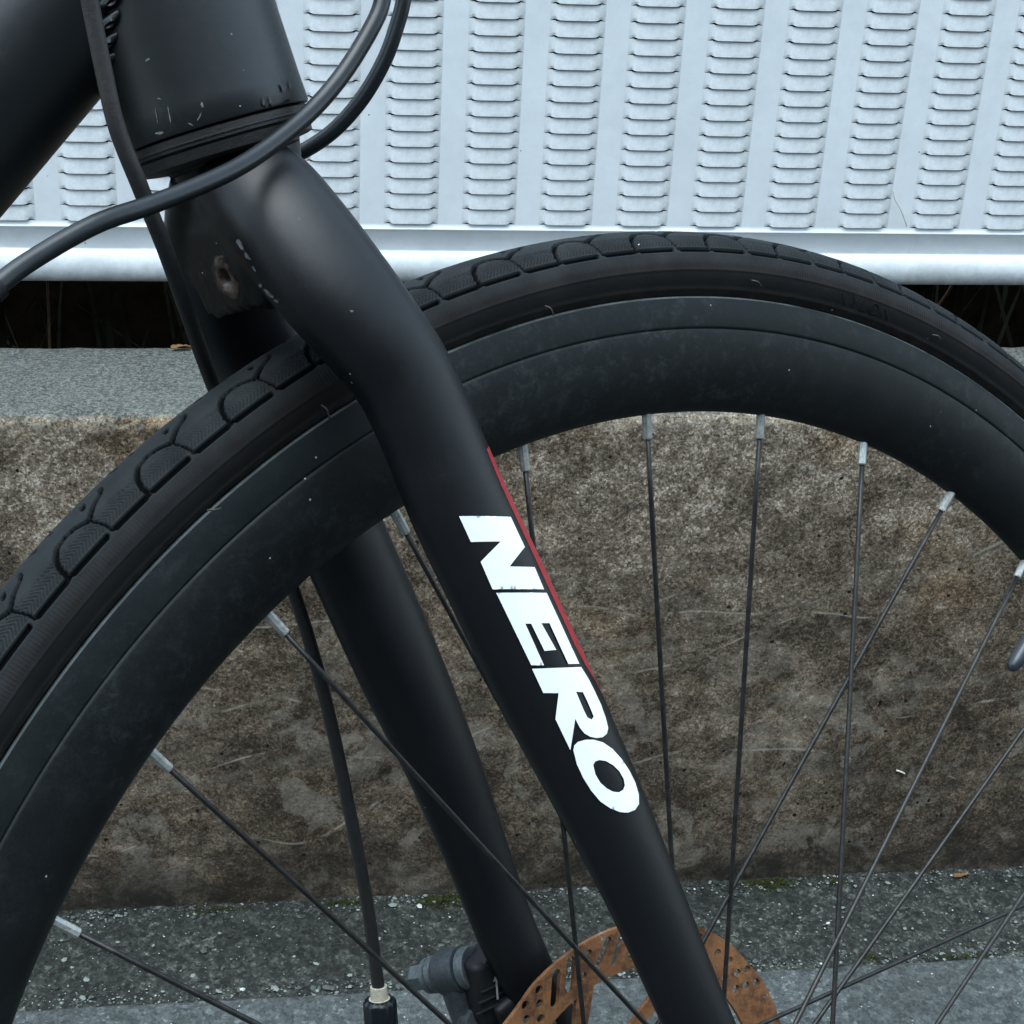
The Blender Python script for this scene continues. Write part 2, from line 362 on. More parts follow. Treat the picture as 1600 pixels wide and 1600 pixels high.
tag(wall, 'low weathered concrete wall with a grey flat top behind the bicycle wheel', 'wall')
bank = displaced('shade_bank', np.arange(-2600, 2601, 60.), np.array([686., 720, 780, 840, 900, 930, 945, 960, 975, 1000, 1300, 2500]),
                 lambda x, y: 210 if y < 900 else min(1250, 210 + (y - 900) * 12), M_soil, 26, .012)  # bank added behind the panel to keep sky light out of the gap
# undergrowth in the dark gap
V, F = [], []
for k in range(420):
    x = random.uniform(-900, 1000); y = random.uniform(735, 905); h = random.uniform(90, 300); lx, ly = random.gauss(0, 60), random.gauss(0, 25); wd = random.uniform(1.5, 5)
    b = len(V)
    for t in (0, .35, .7, 1):
        px, py, pz = x + lx * t * t, y + ly * t, 205 + h * t; ww = wd * (1 - t * .9)
        V += [(px - ww, py, pz), (px + ww, py + ww * .4, pz)]
    for i in range(3): F.append((b + 2 * i, b + 2 * i + 1, b + 2 * i + 3, b + 2 * i + 2))
ug = link('undergrowth', mesh('undergrowth', V, F), M_weed); ug['kind'] = 'stuff'
tw = tube('dry_twig', [(284, 772, 330), (293, 766, 372), (302, 762, 396), (318, 752, 425)], 1.5, M_stem, rs=[1.9, 1.6, 1.2, .9]); tag(tw, 'thin dry brown twig leaning in the dark gap behind the tyre on the right', 'twig')
tw2 = tube('dry_twig', [(330, 776, 335), (352, 765, 372), (366, 758, 404), (372, 753, 430)], 1.3, M_stem, rs=[2, 1.6, 1.3, 1.]); tag(tw2, 'dry brown stalk rising near the right edge in the gap under the white panel', 'twig')
tw3 = tube('dry_stalk', [(-322, 745, 330), (-318, 740, 380), (-316, 738, 440)], 1.0, M_stem); tag(tw3, 'thin upright stalk in the dark gap at far left under the white panel', 'twig')
tw4 = tube('dry_stalk', [(-214, 770, 330), (-215, 768, 380), (-213, 766, 440)], .8, M_stem); tag(tw4, 'thin upright stalk in the dark gap left of the fork', 'twig')

# chips of stone on the gutter strip
ICO = [(0, 0, 1), (.9, 0, .2), (.3, .85, .1), (-.7, .5, .15), (-.75, -.5, .1), (.25, -.9, .2), (0, 0, -.5)]
IF = [(0, 1, 2), (0, 2, 3), (0, 3, 4), (0, 4, 5), (0, 5, 1), (6, 2, 1), (6, 3, 2), (6, 4, 3), (6, 5, 4), (6, 1, 5)]
V, F, T = [], [], []
for k in range(5200):
    x = random.uniform(-420, 560); y = random.choice((random.uniform(458, 556), random.gauss(463, 5), random.gauss(550, 5)))
    if not 454 < y < 556.5: continue
    s = min(4.2, random.lognormvariate(-.25, .55)); a = random.uniform(0, 6.3); fl = random.uniform(.3, .7); q = random.random()
    tone = (.40, .42, .39) if q < .022 else ((.16, .18, .17) if q < .32 else ((.06, .068, .064) if q < .7 else (.02, .023, .021)))
    if tone[0] > .5: s *= .75
    b = len(V); ca, sa = math.cos(a), math.sin(a); z = -2.2 + max(0, y - 535) * .10 + random.uniform(-.3, .9); e = random.uniform(.55, 1)
    for (p, q_, r) in ICO:
        j = random.uniform(.8, 1.2); V.append((x + s * j * (ca * p - sa * q_ * e), y + s * j * (sa * p + ca * q_ * e), z + s * fl * r))
    F += [tuple(i + b for i in f) for f in IF]; T += [tone] * (len(IF) * 3)
me = mesh('gravel', V, F); ca_ = me.color_attributes.new('tone', 'FLOAT_COLOR', 'CORNER')
ca_.data.foreach_set('color', np.concatenate([np.array(T), np.ones((len(T), 1))], 1).ravel())
gv = link('gravel_chips', me, M_chip, smooth=False); gv['kind'] = 'stuff'
# moss cushions
V, F = [], []
for (mx, my, rx, ry, n) in ((-40, 548, 24, 9, 1300), (211, 550, 24, 9.5, 1500), (262, 549, 8, 4, 350), (-112, 551, 22, 3.5, 500), (-205, 549, 30, 4, 500), (330, 460, 30, 3, 350), (262, 463, 10, 8, 260)):
    for k in range(n):
        x = random.gauss(mx, rx * .5); y = random.gauss(my, ry * .5); hh = max(0, 1 - ((x - mx) / rx) ** 2 - ((y - my) / ry) ** 2) * 2.6 * max(.1, .5 + noise.noise(Vector((x * .25, y * .35, 1))) * 1.6)
        if y > 556 or random.random() > .22 + hh * .35: continue
        z = -2.6 + max(0, y - 535) * .10 + hh; s = random.uniform(.35, .9); a = random.uniform(0, 6.3); b = len(V)
        V += [(x + s * math.cos(a + q), y + s * math.sin(a + q), z + random.uniform(-.2, .9)) for q in (0, 2.1, 4.2)] + [(x, y, z + s * 1.6)]
        F += [(b, b + 1, b + 3), (b + 1, b + 2, b + 3), (b + 2, b, b + 3)]
ms = link('moss_patches', mesh('moss', V, F), M_moss); ms['kind'] = 'stuff'
def leaf(name, c, L, Wd, rz, curl, label, tilt=0.):
    V, F = [], []; n = 8
    for i in range(n + 1):
        t = i / n; wd = Wd * math.sin(math.pi * min(1, t * .96 + .03)) ** .7 * (1 + .15 * math.sin(i * 2.3))
        for j, s in enumerate((-1, -.5, 0, .5, 1)):
            V.append(((t - .5) * L, s * wd, curl * (s * s) * wd + 1.0 + .9 * math.sin(t * 5 + s * 2) + (.5 if s == 0 else 0)))
    for i in range(n):
        for j in range(4): F.append((i * 5 + j, i * 5 + j + 1, i * 5 + j + 6, i * 5 + j + 5))
    me = mesh(name, V, F); o = link(name, me, M_leaf)
    o.matrix_world = Matrix.Translation(Vector(c) * MM) @ Matrix.Rotation(rz, 4, 'Z') @ Matrix.Rotation(tilt, 4, 'X')
    m = o.modifiers.new('thick', 'SOLIDIFY'); m.thickness = .0004
    return tag(o, label, 'leaf')
leaf('dry_leaf', (-221, 676, 387.5), 14, 3.2, .12, .55, 'small curled dry brown leaf on the back edge of the wall top')
leaf('dry_leaf', (364, 548, .5), 13, 2.6, .1, .1, 'small flat orange brown leaf on the gutter strip at the foot of the wall')
tag(tube('straw_bit', [(300, 556, 96), (303, 555.4, 95.2), (307, 555.6, 93)], .7, M_straw), 'tiny pale straw bit stuck to the wall face low on the right', 'straw')

# ------------------------------------------------------------ louvred panel
YP = 700.; PX, PZ = 54.7, 10.82; X0, Z0 = -115.8, 471.6; TH = 19.0
panel = empty('louvred_panel', None, Matrix.Translation((.1, YP * MM, 0))); tag(panel, 'white painted steel panel with columns of punched louvres above the wall', 'panel')
OFF = Matrix.Translation((-.1, -YP * MM, 0))
Hh = 1.35; GAP = .55
def louver_geo(fine=True):
    half = [0, 4, 8, 12, 13.4, 14.2, 15., 15.8, 16.6, 17.6, 18.6, TH] if fine else [0, 9, 15, 17, TH]
    us = np.array([-q for q in half[:0:-1]] + half)
    zs = np.array([0, .35, .8, 1.5, 2.4, 3.5, 5, 7, PZ - GAP - 1, PZ - GAP, PZ] if fine else [0, 1.5, 5, PZ - GAP, PZ])
    V = []
    for x in us:
        f = 1 - np.clip((abs(x) - 12.6) / (TH - 12.6), 0, 1); f = f * f * (3 - 2 * f)
        c = np.clip((abs(x) - 13.8) / 2.4, 0, 1); c = c * c * (3 - 2 * c)
        for z in zs:
            t = max(0, 1 - z / (PZ - GAP)); q = min(1, z / 2.6); q = q * q * (3 - 2 * q)
            h = Hh * f * (t ** .85) * (1 - c * (1 - q))
            e = np.clip((abs(x) - 10.5) / 4.5, 0, 1) ** 2 * (1 if abs(x) < 15.5 else max(0, (TH - abs(x)) / (TH - 15.5)))
            V.append((x, -h, z + e * 1.1 * max(0, 1 - z / 3.2)))
    nz = len(zs); F = []
    for i in range(len(us) - 1):
        for j in range(nz - 1):
            if j == nz - 2 and abs((us[i] + us[i + 1]) / 2) < 15: continue
            a = i * nz + j; F.append((a, a + nz, a + nz + 1, a + 1))
    # rolled-in lip under the lower edge gives the sheet its thickness
    b = len(V)
    for i, x in enumerate(us):
        v = V[i * nz]; inn = 1.0 if abs(x) < 15 else 0.; V.append((v[0], v[1] + min(inn, -v[1] if v[1] < 0 else 0), v[2] + .15))
    for i in range(len(us) - 1): F.append((i * nz, b + i, b + i + 1, (i + 1) * nz))
    return V, F
lv, lf = louver_geo(); lvc, lfc = louver_geo(False); me_l = mesh('louver', lv, lf); me_l.materials.append(M_panel)
me_l.polygons.foreach_set('use_smooth', [True] * len(me_l.polygons)); me_l.set_sharp_from_angle(angle=math.radians(50))
KX, KZ = range(-5, 11), range(0, 17); ALLX, ALLZ = range(-16, 21), range(0, 38)
for k in KX:
    for r in KZ:
        o = bpy.data.objects.new('louver', me_l); COL.objects.link(o); o.parent = panel
        o.matrix_local = OFF @ Matrix.Translation(((X0 + PX * k) * MM, YP * MM, (Z0 + PZ * r) * MM))
V, F = [], []
for k in ALLX:
    for r in ALLZ:
        if k in KX and r in KZ: continue
        b = len(V); V += [(x + X0 + PX * k, y + YP, z + Z0 + PZ * r) for x, y, z in lvc]; F += [tuple(i + b for i in f) for f in lfc]
o = link('louver', mesh('louvers', V, F), M_panel, panel, OFF); o['kind'] = 'stuff'
XL, XR = X0 + PX * ALLX[0] - 36, X0 + PX * ALLX[-1] + 36; ZT = Z0 + PZ * len(ALLZ)
V, F = [], []
for i in range(len(ALLX) + 1):
    x0 = XL if i == 0 else X0 + PX * ALLX[i - 1] + TH; x1 = XR if i == len(ALLX) else X0 + PX * ALLX[i] - TH
    b = len(V); zz = [Z0 + PZ * r for r in range(len(ALLZ) + 1)]
    for z in zz: V += [(x0, YP, z), (x1, YP, z)]
    F += [(b + 2 * j, b + 2 * j + 1, b + 2 * j + 3, b + 2 * j + 2) for j in range(len(zz) - 1)]
link('sheet', mesh('sheet', V, F), M_panel, panel, OFF)
# bottom rail: sheet foot, fine crease, flat band, bullnose
pr = [(YP, Z0), (YP, 468.6), (YP - .9, 468.0), (YP - 1.0, 467.3), (YP - .2, 466.6), (YP - .2, 452.6)]
for a in np.linspace(math.radians(78), math.radians(-160), 22): pr.append((YP + 1.5 - 7.2 * math.cos(a), 440.2 + 11.8 * math.sin(a)))
pr[6:] = sorted(pr[6:], key=lambda q: 0)  # keep order
def railmesh(name, pr, z=None):
    xs = np.linspace(XL, XR, 60); V = [(x, y, z) for x in xs for y, z in pr]
    return mesh(name, V, gridfaces(len(xs), len(pr)).tolist())
link('bottom_rail', railmesh('bottom_rail', pr), M_panel, panel, OFF)
link('top_rail', railmesh('top_rail', [(YP, ZT), (YP - 8, ZT + 2), (YP - 12, ZT + 12), (YP - 4, ZT + 22), (YP + 12, ZT + 18), (YP + 14, ZT)]), M_panel, panel, OFF)
for x in (XL, XR):
    link('post', mesh('post', *lathe_v([(0, 21), (ZT - 150, 21), (ZT - 140, 15)], (x, YP + 22, 180), (0, 0, 1), 24)), M_panel, panel, OFF)
tag(tube('straw_fibre', [(285, 696.5, 500), (287, 696.0, 494), (292, 695.5, 487), (297, 695.2, 478), (299, 696.2, 474)], .45, M_straw), 'fine pale plant fibre hanging on the louvres of the white panel', 'fibre')

# ------------------------------------------------------------ bicycle
WF = Matrix(((0.900115, 0.023463, 0.435019, 0), (0.386199, 0.419111, -0.821704, 0), (-0.201601, 0.907632, 0.368186, .3185), (0, 0, 0, 1)))
bike = empty('bicycle'); tag(bike, 'black bicycle with white NERO lettering on its fork blade and a rusty disc rotor', 'bicycle')
wheel = empty('front_wheel', bike, WF)
# --- tyre, tread modelled as relief
P = math.radians(360 / 64); PM = 33.0; TH0 = math.radians(132.6)
th = np.concatenate([np.radians(np.arange(185, 18, -.066)), np.radians(np.arange(18, -175, -.6))])
RC, RT = 324.0, 17.3
def section():
    pts = []; xs = []
    hi = math.radians(74)
    for q in np.arange(-math.radians(62), hi, .36 / RT): pts.append((RC + RT * math.cos(q), RT * math.sin(q))); xs.append(q * RT)
    p0 = np.array(pts[-1]); x0 = xs[-1]; t0 = np.array((-math.sin(hi), math.cos(hi))); p3 = np.array((318.9, 13.1)); t3 = np.array((-.75, -.66))
    p1 = p0 + t0 * 3.4; p2 = p3 - t3 * 3.4; prev = p0; x = x0
    for t in np.linspace(0, 1, 34)[1:]:
        p = (1 - t) ** 3 * p0 + 3 * (1 - t) ** 2 * t * p1 + 3 * (1 - t) * t * t * p2 + t ** 3 * p3
        x += np.linalg.norm(p - prev); prev = p; pts.append(tuple(p)); xs.append(x)
    pts.append((317.2, 11.0)); xs.append(xs[-1] + 2.7)
    left = []
    for q in np.linspace(-math.radians(104), -math.radians(64), 8): left.append((RC + RT * math.cos(q), RT * math.sin(q))); 
    lx = [q * RT for q in np.linspace(-math.radians(104), -math.radians(64), 8)]
    return np.array([(317.2, -11.0)] + left + pts), np.array([-34.] + lx + xs)
S, X = section()
tg = np.gradient(S, axis=0); tg /= np.linalg.norm(tg, axis=1)[:, None]; NR = np.stack([tg[:, 1], -tg[:, 0]], 1)  # outward normal
if NR[len(NR) // 3][0] < 0: NR = -NR
def pl_dist(s, x, pts):
    d = np.full(s.shape, 1e3)
    for (a, b), (c, e) in zip(pts[:-1], pts[1:]):
        for sh in (-PM, 0, PM):
            dx, dy = c - a, e - b; t = np.clip(((s - a - sh) * dx + (x - b) * dy) / (dx * dx + dy * dy), 0, 1)
            d = np.minimum(d, np.hypot(s - a - sh - t * dx, x - b - t * dy))
    return d
def sst(a, b, v): t = np.clip((v - a) / (b - a), 0, 1); return t * t * (3 - 2 * t)
def relief(s, x):
    s = np.mod(s, PM)
    main = [(0, 17), (.2, 14.5), (1.0, 12), (2.6, 9.6), (5, 7.6), (8.5, 6.8), (12, 7.3), (15.2, 8.8), (16.8, 9.2), (18.6, 7.9), (21.2, 6.1), (24.6, 4.6), (26.3, 3.4), (26.6, 1.6)]
    h = -1.7 * (1 - sst(.66, .86, pl_dist(s, x, main)))
    h = np.minimum(h, -1.0 * (1 - sst(.25, .55, pl_dist(s, x, [(16.6, 9.4), (17.6, 12.5), (18.3, 15.5), (18.2, 17)]))))
    h = np.minimum(h, -.35 * (1 - sst(.15, .5, pl_dist(s, x, [(18.5, 10.4), (25, 10.0), (33.2, 11.6)]))))
    h = np.minimum(h, -.3 * (1 - sst(.15, .45, pl_dist(s, x, [(3.6, 10.6), (9, 9.9), (14.5, 10.4)]))))
    dash = pl_dist(s, x, [(1.6, 17.2), (15.6, 17.2)]); dash = np.minimum(dash, pl_dist(s, x, [(19.4, 17.2), (31.8, 17.2)]))
    h = np.minimum(h, -1.5 * (1 - sst(.72, .92, dash)))
    dim = np.hypot((s - 19.3 + .35 * (x - 2.4)) / 1.0, (x - 2.4) / 1.9); h = np.minimum(h, -1.1 * (1 - sst(.75, 1.25, dim)))
    rib = (.5 + .5 * np.sin(2 * np.pi * (s + .9 * np.abs(x - 13.2)) / 1.375)) * sst(9.6, 9.9, x) * (1 - sst(15.7, 16.0, x)) * (1 - sst(-.9, -.3, h * 1.0) * 0)
    h = h + np.where(h > -.2, -.55 * rib, 0)
    return h
TT, XX = np.meshgrid(th, X, indexing='ij')
s_ = (TH0 - TT) / P * PM
H = np.where(XX >= 0, relief(s_, XX), 0)
H = np.where(XX < -.2, relief(s_ * 1. + PM * .55, -XX) * 1.3 + .5 * np.exp(-((XX + 9) / 5) ** 2), H)
band = sst(18.9, 19.3, XX) * (1 - sst(23.4, 24.2, XX)); H += band * (-.08 + .08 * np.sin(2 * np.pi * s_ / (PM / 26)))
H += np.where((XX < -10.5) & (XX > -19), .55 * np.sin(2 * np.pi * s_ / (PM / 5.)) * sst(.1, .6, np.sin(2 * np.pi * (s_ / PM * 2) + 1.)), 0)
H += .45 * np.exp(-((XX - 24.9) / .35) ** 2) * .5 + .3 * np.exp(-((XX - 32) / .9) ** 2)
H = H * (np.abs(XX) < 33) + .05 * np.sin(TT * 9)
R_ = S[None, :, 0] + H * NR[None, :, 0]; Zc = S[None, :, 1] + H * NR[None, :, 1]
Vt = np.stack([R_ * np.cos(TT), R_ * np.sin(TT), Zc], -1)
me = npmesh('tyre', Vt.reshape(-1, 3), gridfaces(len(th), len(X), closeu=True)); ga = me.attributes.new('groove_shade', 'FLOAT', 'POINT'); ga.data.foreach_set('value', sst(.20, .90, -H).astype(np.float32).ravel())
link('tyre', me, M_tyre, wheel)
# raised word on the sidewall
cu = bpy.data.curves.new('lettering', 'FONT'); cu.body = 'NYLON'; cu.size = 7.2; cu.space_character = 1.25; cu.align_x = 'CENTER'; cu.extrude = .28; cu.offset = -.12
to = bpy.data.objects.new('tmp', cu); COL.objects.link(to); bpy.context.view_layer.update()
me = bpy.data.meshes.new_from_object(to.evaluated_get(bpy.context.evaluated_depsgraph_get())); bpy.data.objects.remove(to)
for v in me.vertices:
    a = math.radians(79.9) - v.co.x / 322.; xx = 30.3 - v.co.y * .95; i = int(np.searchsorted(X, xx)); i = min(max(i, 1), len(X) - 1); t = (xx - X[i - 1]) / (X[i] - X[i - 1])
    s2 = S[i - 1] * (1 - t) + S[i] * t + (NR[i]) * (v.co.z * .8 + .05)
    v.co = Vector((s2[0] * math.cos(a), s2[0] * math.sin(a), s2[1])) * MM
link('raised_lettering', me, M_tyre, wheel, smooth=False)
# mould hairs on the sidewall
M_hair = simple('rubber_hair', (.028, .025, .022), .6)
for (a, b, dx, dy) in ((-1.2, 323.3, 4, -2.0), (92.7, 309.4, 3.6, -1.6), (-90.8, 308, 2.8, -3), (-172.4, 272.6, 2.4, -4), (-208.9, 241, 4, .5)):
    C = catmull([(a, b, 16.6), (a + dx * .5, b + dy * .3, 17.9), (a + dx, b + dy, 17.5)], 4); _, W_, B_ = frames(C)
    link('mould_hair', mesh('mould_hair', *sweep_np(C, W_, B_, np.full(len(C), .27), np.full(len(C), .27), 6)), M_hair, wheel)
# --- rim
half = [(313, 10.2), (317.1, 11.4), (317.35, 11.9), (317.1, 12.5), (316.4, 12.75), (307, 12.75), (306.4, 12.6), (306.0, 12.1), (305.5, 12.6), (304.8, 12.8), (300, 12.7), (295, 12.2), (290, 11.1), (285.5, 9.2), (281.5, 6.9), (278.6, 4.1), (277.2, 2), (276.8, 0)]
full = half + [(r, -z) for r, z in half[-2::-1]]
full = np.array(full); tr = np.radians(np.arange(0, 360, .4))
Vr = np.stack([full[None, :, 0] * np.cos(tr)[:, None], full[None, :, 0] * np.sin(tr)[:, None], np.repeat(full[None, :, 1], len(tr), 0)], -1)
o = link('rim', npmesh('rim', Vr.reshape(-1, 3), gridfaces(len(tr), len(full), closeu=True)), M_rim, wheel)
o.data.set_sharp_from_angle(angle=math.radians(50))
# --- spokes and nipples, 32, laced to two flanges
HC = np.array((-2., 0., 0.))
best = {6: (30, 28, 85), 5: (-30, 28, 50), 4: (25, 22, -25), 3: (-27, 28, -70), 2: (-30, 30, 80), 1: (-30, 22, -40), 0: (-30, 28, -90), -1: (30, 28, -80),
        -2: (-30, 28, 78), -3: (30, 28, 60), -4: (-20, 28, -50), -5: (25, 30, -85), -6: (-25, 28, 75)}
for k in range(-16, 16):
    a = math.radians(86.0 + 11.25 * k)
    sN, rh, da = best.get(k, (28 if k % 2 else -28, 27, 75 if (k // 2) % 2 else -75))
    b = a + math.radians(da); p = np.array((math.cos(a), math.sin(a), 0)); q = np.array((rh * math.cos(b), rh * math.sin(b), sN))
    r0 = p * 276.9; d = q - r0; L = np.linalg.norm(d); d /= L
    u_ = np.cross(d, (0, 0, 1.)); u_ /= np.linalg.norm(u_); sg = .25 * math.sin(k * 2.1)
    pts = [r0 + d * t * L + u_ * sg * math.sin(math.pi * t) for t in (0, .25, .5, .75, 1)]
    tube('spoke', pts, .92, M_spoke, wheel, n=2, seg=8)
    pr_ = [(-3.0, 1.7), (1.0, 1.7), (8.4, 1.65), (8.8, 1.35), (8.85, .8)]
    o = lathe('nipple', pr_, r0, d, M_nipple, wheel, seg=4 if False else 8, smooth=False)
# --- hub
lathe('hub', [(-50, 5), (-46, 6), (-45, 16), (-40, 17), (-34, 17), (-33, 30), (-28, 30), (-27, 15), (-10, 12), (10, 12), (24, 14), (25, 30), (30, 30), (31, 12), (44, 10), (46, 6), (50, 5)], (0, 0, 0), (0, 0, 1), M_hub, wheel, seg=32)
# --- rotor: drilled steel disc
def inside(p, poly):
    x, y = p[0], p[1]; r = False
    for (a, b), (c, d) in zip(poly, poly[1:] + poly[:1]):
        if (b > y) != (d > y) and x < (c - a) * (y - b) / (d - b) + a: r = not r
    return r
def rotor():
    polys = []
    def pc(r, t): return (r * math.cos(math.radians(t)), r * math.sin(math.radians(t)))
    def hole(r, t, rad=1.9): c = pc(r, t); polys.append([(c[0] + rad * math.cos(q), c[1] + rad * math.sin(q)) for q in np.linspace(0, 6.2832, 15)[:-1]])
    def slot(r0, t0, r1, t1, rad=2.0):
        a, b = np.array(pc(r0, t0)), np.array(pc(r1, t1)); an = math.atan2(*(b - a)[::-1])
        polys.append([tuple(a + rad * np.array((math.cos(q), math.sin(q)))) for q in np.linspace(an + 1.57, an + 4.71, 9)] + [tuple(b + rad * np.array((math.cos(q), math.sin(q)))) for q in np.linspace(an - 1.57, an + 1.57, 9)])
    polys.append([pc(80 - .8 * max(0, math.cos(math.radians(i * 8))) ** 4, i) for i in np.arange(0, 360, 1.5)])
    polys.append([pc(17, i) for i in range(0, 360, 10)])
    for B in range(0, 360, 90):
        for (r, t) in ((77, 127.5), (77.3, 133.2), (72.6, 129.7), (73, 135.7), (68, 132.4), (68, 139), (74, 147), (74.5, 141)): hole(r, t + B, 1.75)
        slot(76.6, 120.6, 68, 125.8, 1.9); slot(76.8, 114.9, 68, 119.2, 1.9)
        slot(76.4, 101.2, 69.2, 106.0, 1.6); slot(76.2, 96.1, 67.3, 100, 1.6)
        hole(68.4, 112.6, 1.5); hole(75.5, 108.5, 1.4); hole(67.5, 93.1, 1.5); hole(75.6, 89.5, 1.4); hole(69.5, 84, 1.4); hole(75.8, 81, 1.4)
        slot(76.4, 72, 68.5, 76, 1.6); slot(76.2, 66, 67.8, 70, 1.6)
    for b in range(0, 360, 45):
        T = b + 28
        polys.append([pc(62.5, T + q) for q in np.linspace(0, 37, 10)] + [pc(56, T + 41), pc(50, T + 46), pc(40, T + 57.5), pc(31, T + 74), pc(27, T + 78), pc(24.5, T + 72), pc(26, T + 55), pc(31, T + 39), pc(40, T + 24), pc(50, T + 10), pc(57, T + 4)])
    pts, edges = [], []
    for p in polys:
        b = len(pts); pts += p; edges += [(b + i, b + (i + 1) % len(p)) for i in range(len(p))]
    vo_, _, fo, *_ = delaunay_2d_cdt([Vector(p) for p in pts], edges, [], 0, 1e-5)
    F = []
    for f in fo:
        c = (vo_[f[0]] + vo_[f[1]] + vo_[f[2]]) / 3
        if inside(c, polys[0]) and not any(inside(c, h) for h in polys[1:]): F.append(tuple(f))
    n = len(vo_); h = .95; V = [(p.x, p.y, h) for p in vo_] + [(p.x, p.y, -h) for p in vo_]; cnt = {}
    for f in F:
        for i in range(3): cnt[(f[i], f[(i + 1) % 3])] = 1
    out = list(F) + [tuple(i + n for i in f[::-1]) for f in F]
    for (a, b) in cnt:
        if (b, a) not in cnt: out.append((b, a, a + n, b + n))
    return mesh('rotor', V, out)
link('brake_rotor', rotor(), M_rust, wheel, Matrix.Translation((-.003, 0, -.042)), smooth=False)
# --- valve with cap
va = math.radians(47.0); vd = (-math.cos(va), -math.sin(va), 0); vo = (277 * math.cos(va), 277 * math.sin(va), 0)
vv = lathe('valve', [(-3, 3.4), (2, 3.4), (2.4, 2.6), (17, 2.6), (17.2, 2.2)], vo, vd, M_hub, wheel, seg=16)
lathe('valve_cap', [(16, 2.8), (17, 3.3), (22, 3.3), (22.3, 3.0), (22.9, 3.0), (23.2, 3.4), (34, 3.3), (38, 2.7), (39.6, 1.5), (40, .4)], vo, vd, simple('valve_cap_plastic', (.016, .022, .028), .35), wheel, seg=18)

# --- fork
fk = bmesh.new()
def addm(V, F):
    vs_ = [fk.verts.new([c * MM for c in v]) for v in V]
    for f in F:
        try: fk.faces.new([vs_[i] for i in f])
        except ValueError: pass
AX = np.array((.3475, -.9377, 0.)); FW = np.array((.9377, .3475, 0.)); CC = np.array((-197.4, 351.1, 0.))
leg = [(-197, 341, 5, 14, 14), (-191.5, 332.5, 15, 17.2, 16), (-186.2, 320.5, 26, 17.6, 15.5), (-177.8, 305.8, 35, 17.4, 14), (-168.1, 293.1, 39.5, 16.4, 12.5), (-158.5, 281.2, 41, 15.8, 11.5), (-150, 265.2, 42, 15.6, 11), (-139.8, 243.5, 43, 16.2, 10.6),
       (-126.8, 219.2, 44.5, 16.4, 10.3), (-106.9, 182.2, 46.5, 16.2, 10), (-89.2, 149.8, 49, 14.6, 9.2), (-72, 115, 52, 13.1, 8), (-54.3, 78, 54.5, 12.2, 6.8), (-30, 36, 55, 11, 5), (-8, 4, 54.5, 9, 3.5)]
def legdata(sgn):
    L = np.array(leg, float); A = catmull(L, 6); C = A[:, :3].copy(); C[:, 2] *= sgn
    Tn, W, B = frames(C); return C, W, B, A[:, 3], A[:, 4]
for sgn in (1, -1):
    C, W, B, ws, ts = legdata(sgn); addm(*sweep_np(C, W, B, ws, ts, 40, 2.15))
A = np.array([(1.2, 3, 20.5, 15.5), (4, 3, 20.2, 15.5), (8, 3.2, 19.2, 15), (14, 3, 17.8, 14), (24, 1, 16, 13)], float)
Cn = CC + AX * A[:, :1] + FW * A[:, 1:2]; n_ = len(A); addm(*sweep_np(Cn, np.tile(FW, (n_, 1)), np.tile((0, 0, 1.), (n_, 1)), A[:, 2], A[:, 3], 40, 2.3))
# crown body bridging the legs: closed box with its rear face and ragged underside
def cr(t, p, n): return tuple(CC + AX * t + FW * p + np.array((0, 0, n)))
ring = [(9, -14.5), (24, -17), (38, -17), (48.5, -15.5), (49.5, -9), (48.5, -3), (52.5, 4), (50, 8), (34, 11), (14, 12)]
V = [cr(t, p, -17) for t, p in ring] + [cr(t, p, 20) for t, p in ring]; n = len(ring)
F = [tuple(range(n))[::-1], tuple(range(n, 2 * n))] + [(i, (i + 1) % n, n + (i + 1) % n, n + i) for i in range(n)]
addm(V, F)
# dropouts
for sgn in (1, -1): addm(*lathe_v([(-3, 12), (3, 12)], (0, 0, 54 * sgn), (0, 0, 1), 24))
bmesh.ops.recalc_face_normals(fk, faces=fk.faces)
me = bpy.data.meshes.new('fork'); fk.to_mesh(me); fk.free()
to = bpy.data.objects.new('tmp', me); COL.objects.link(to)
m = to.modifiers.new('r', 'REMESH'); m.mode = 'VOXEL'; m.voxel_size = 1.15 * MM; m.use_smooth_shade = True
m = to.modifiers.new('s', 'SMOOTH'); m.factor = .6; m.iterations = 14
bpy.context.view_layer.update()
me2 = bpy.data.meshes.new_from_object(to.evaluated_get(bpy.context.evaluated_depsgraph_get())); bpy.data.objects.remove(to)
# bolt hole bored into the rear of the crown
HO = np.array(cr(38.5, -15, 8)); co = np.empty(len(me2.vertices) * 3); me2.vertices.foreach_get('co', co); co = co.reshape(-1, 3) / MM
rel = co - HO; al = rel @ FW; rad = np.linalg.norm(rel - np.outer(al, FW), axis=1)
push = np.where((al < 8) & (al > -8), 14 * (1 - sst(2.2, 3.2, rad)), 0); co += np.outer(push, FW)
tt_ = (co - CC) @ AX; pp_ = (co - CC) @ FW
crw = sst(26, 36, tt_) * (1 - sst(56, 60, tt_)) * (np.abs(co[:, 2] - 1) < 19) * (1 - sst(6, 9, pp_)) * (rad > 4.5)
for i in np.nonzero(crw > .02)[0]:
    q_ = Vector(co[i] * .42); co[i] += AX * crw[i] * (noise.noise(q_) * 1.5 + noise.noise(q_ * 3) * .5) * sst(44, 48, tt_[i]) + FW * crw[i] * noise.fractal(q_ * 1.6, .7, 2., 3) * .22
rad2 = (np.abs(rad - 5.2) < 1.3) & (al < 6) & (al > -8); co -= np.outer(np.where(rad2, .35, 0), FW)
me2.vertices.foreach_set('co', (co * MM).ravel()); me2.update(); me2.materials.clear()
fork = link('fork', me2, M_fork, bike, WF)
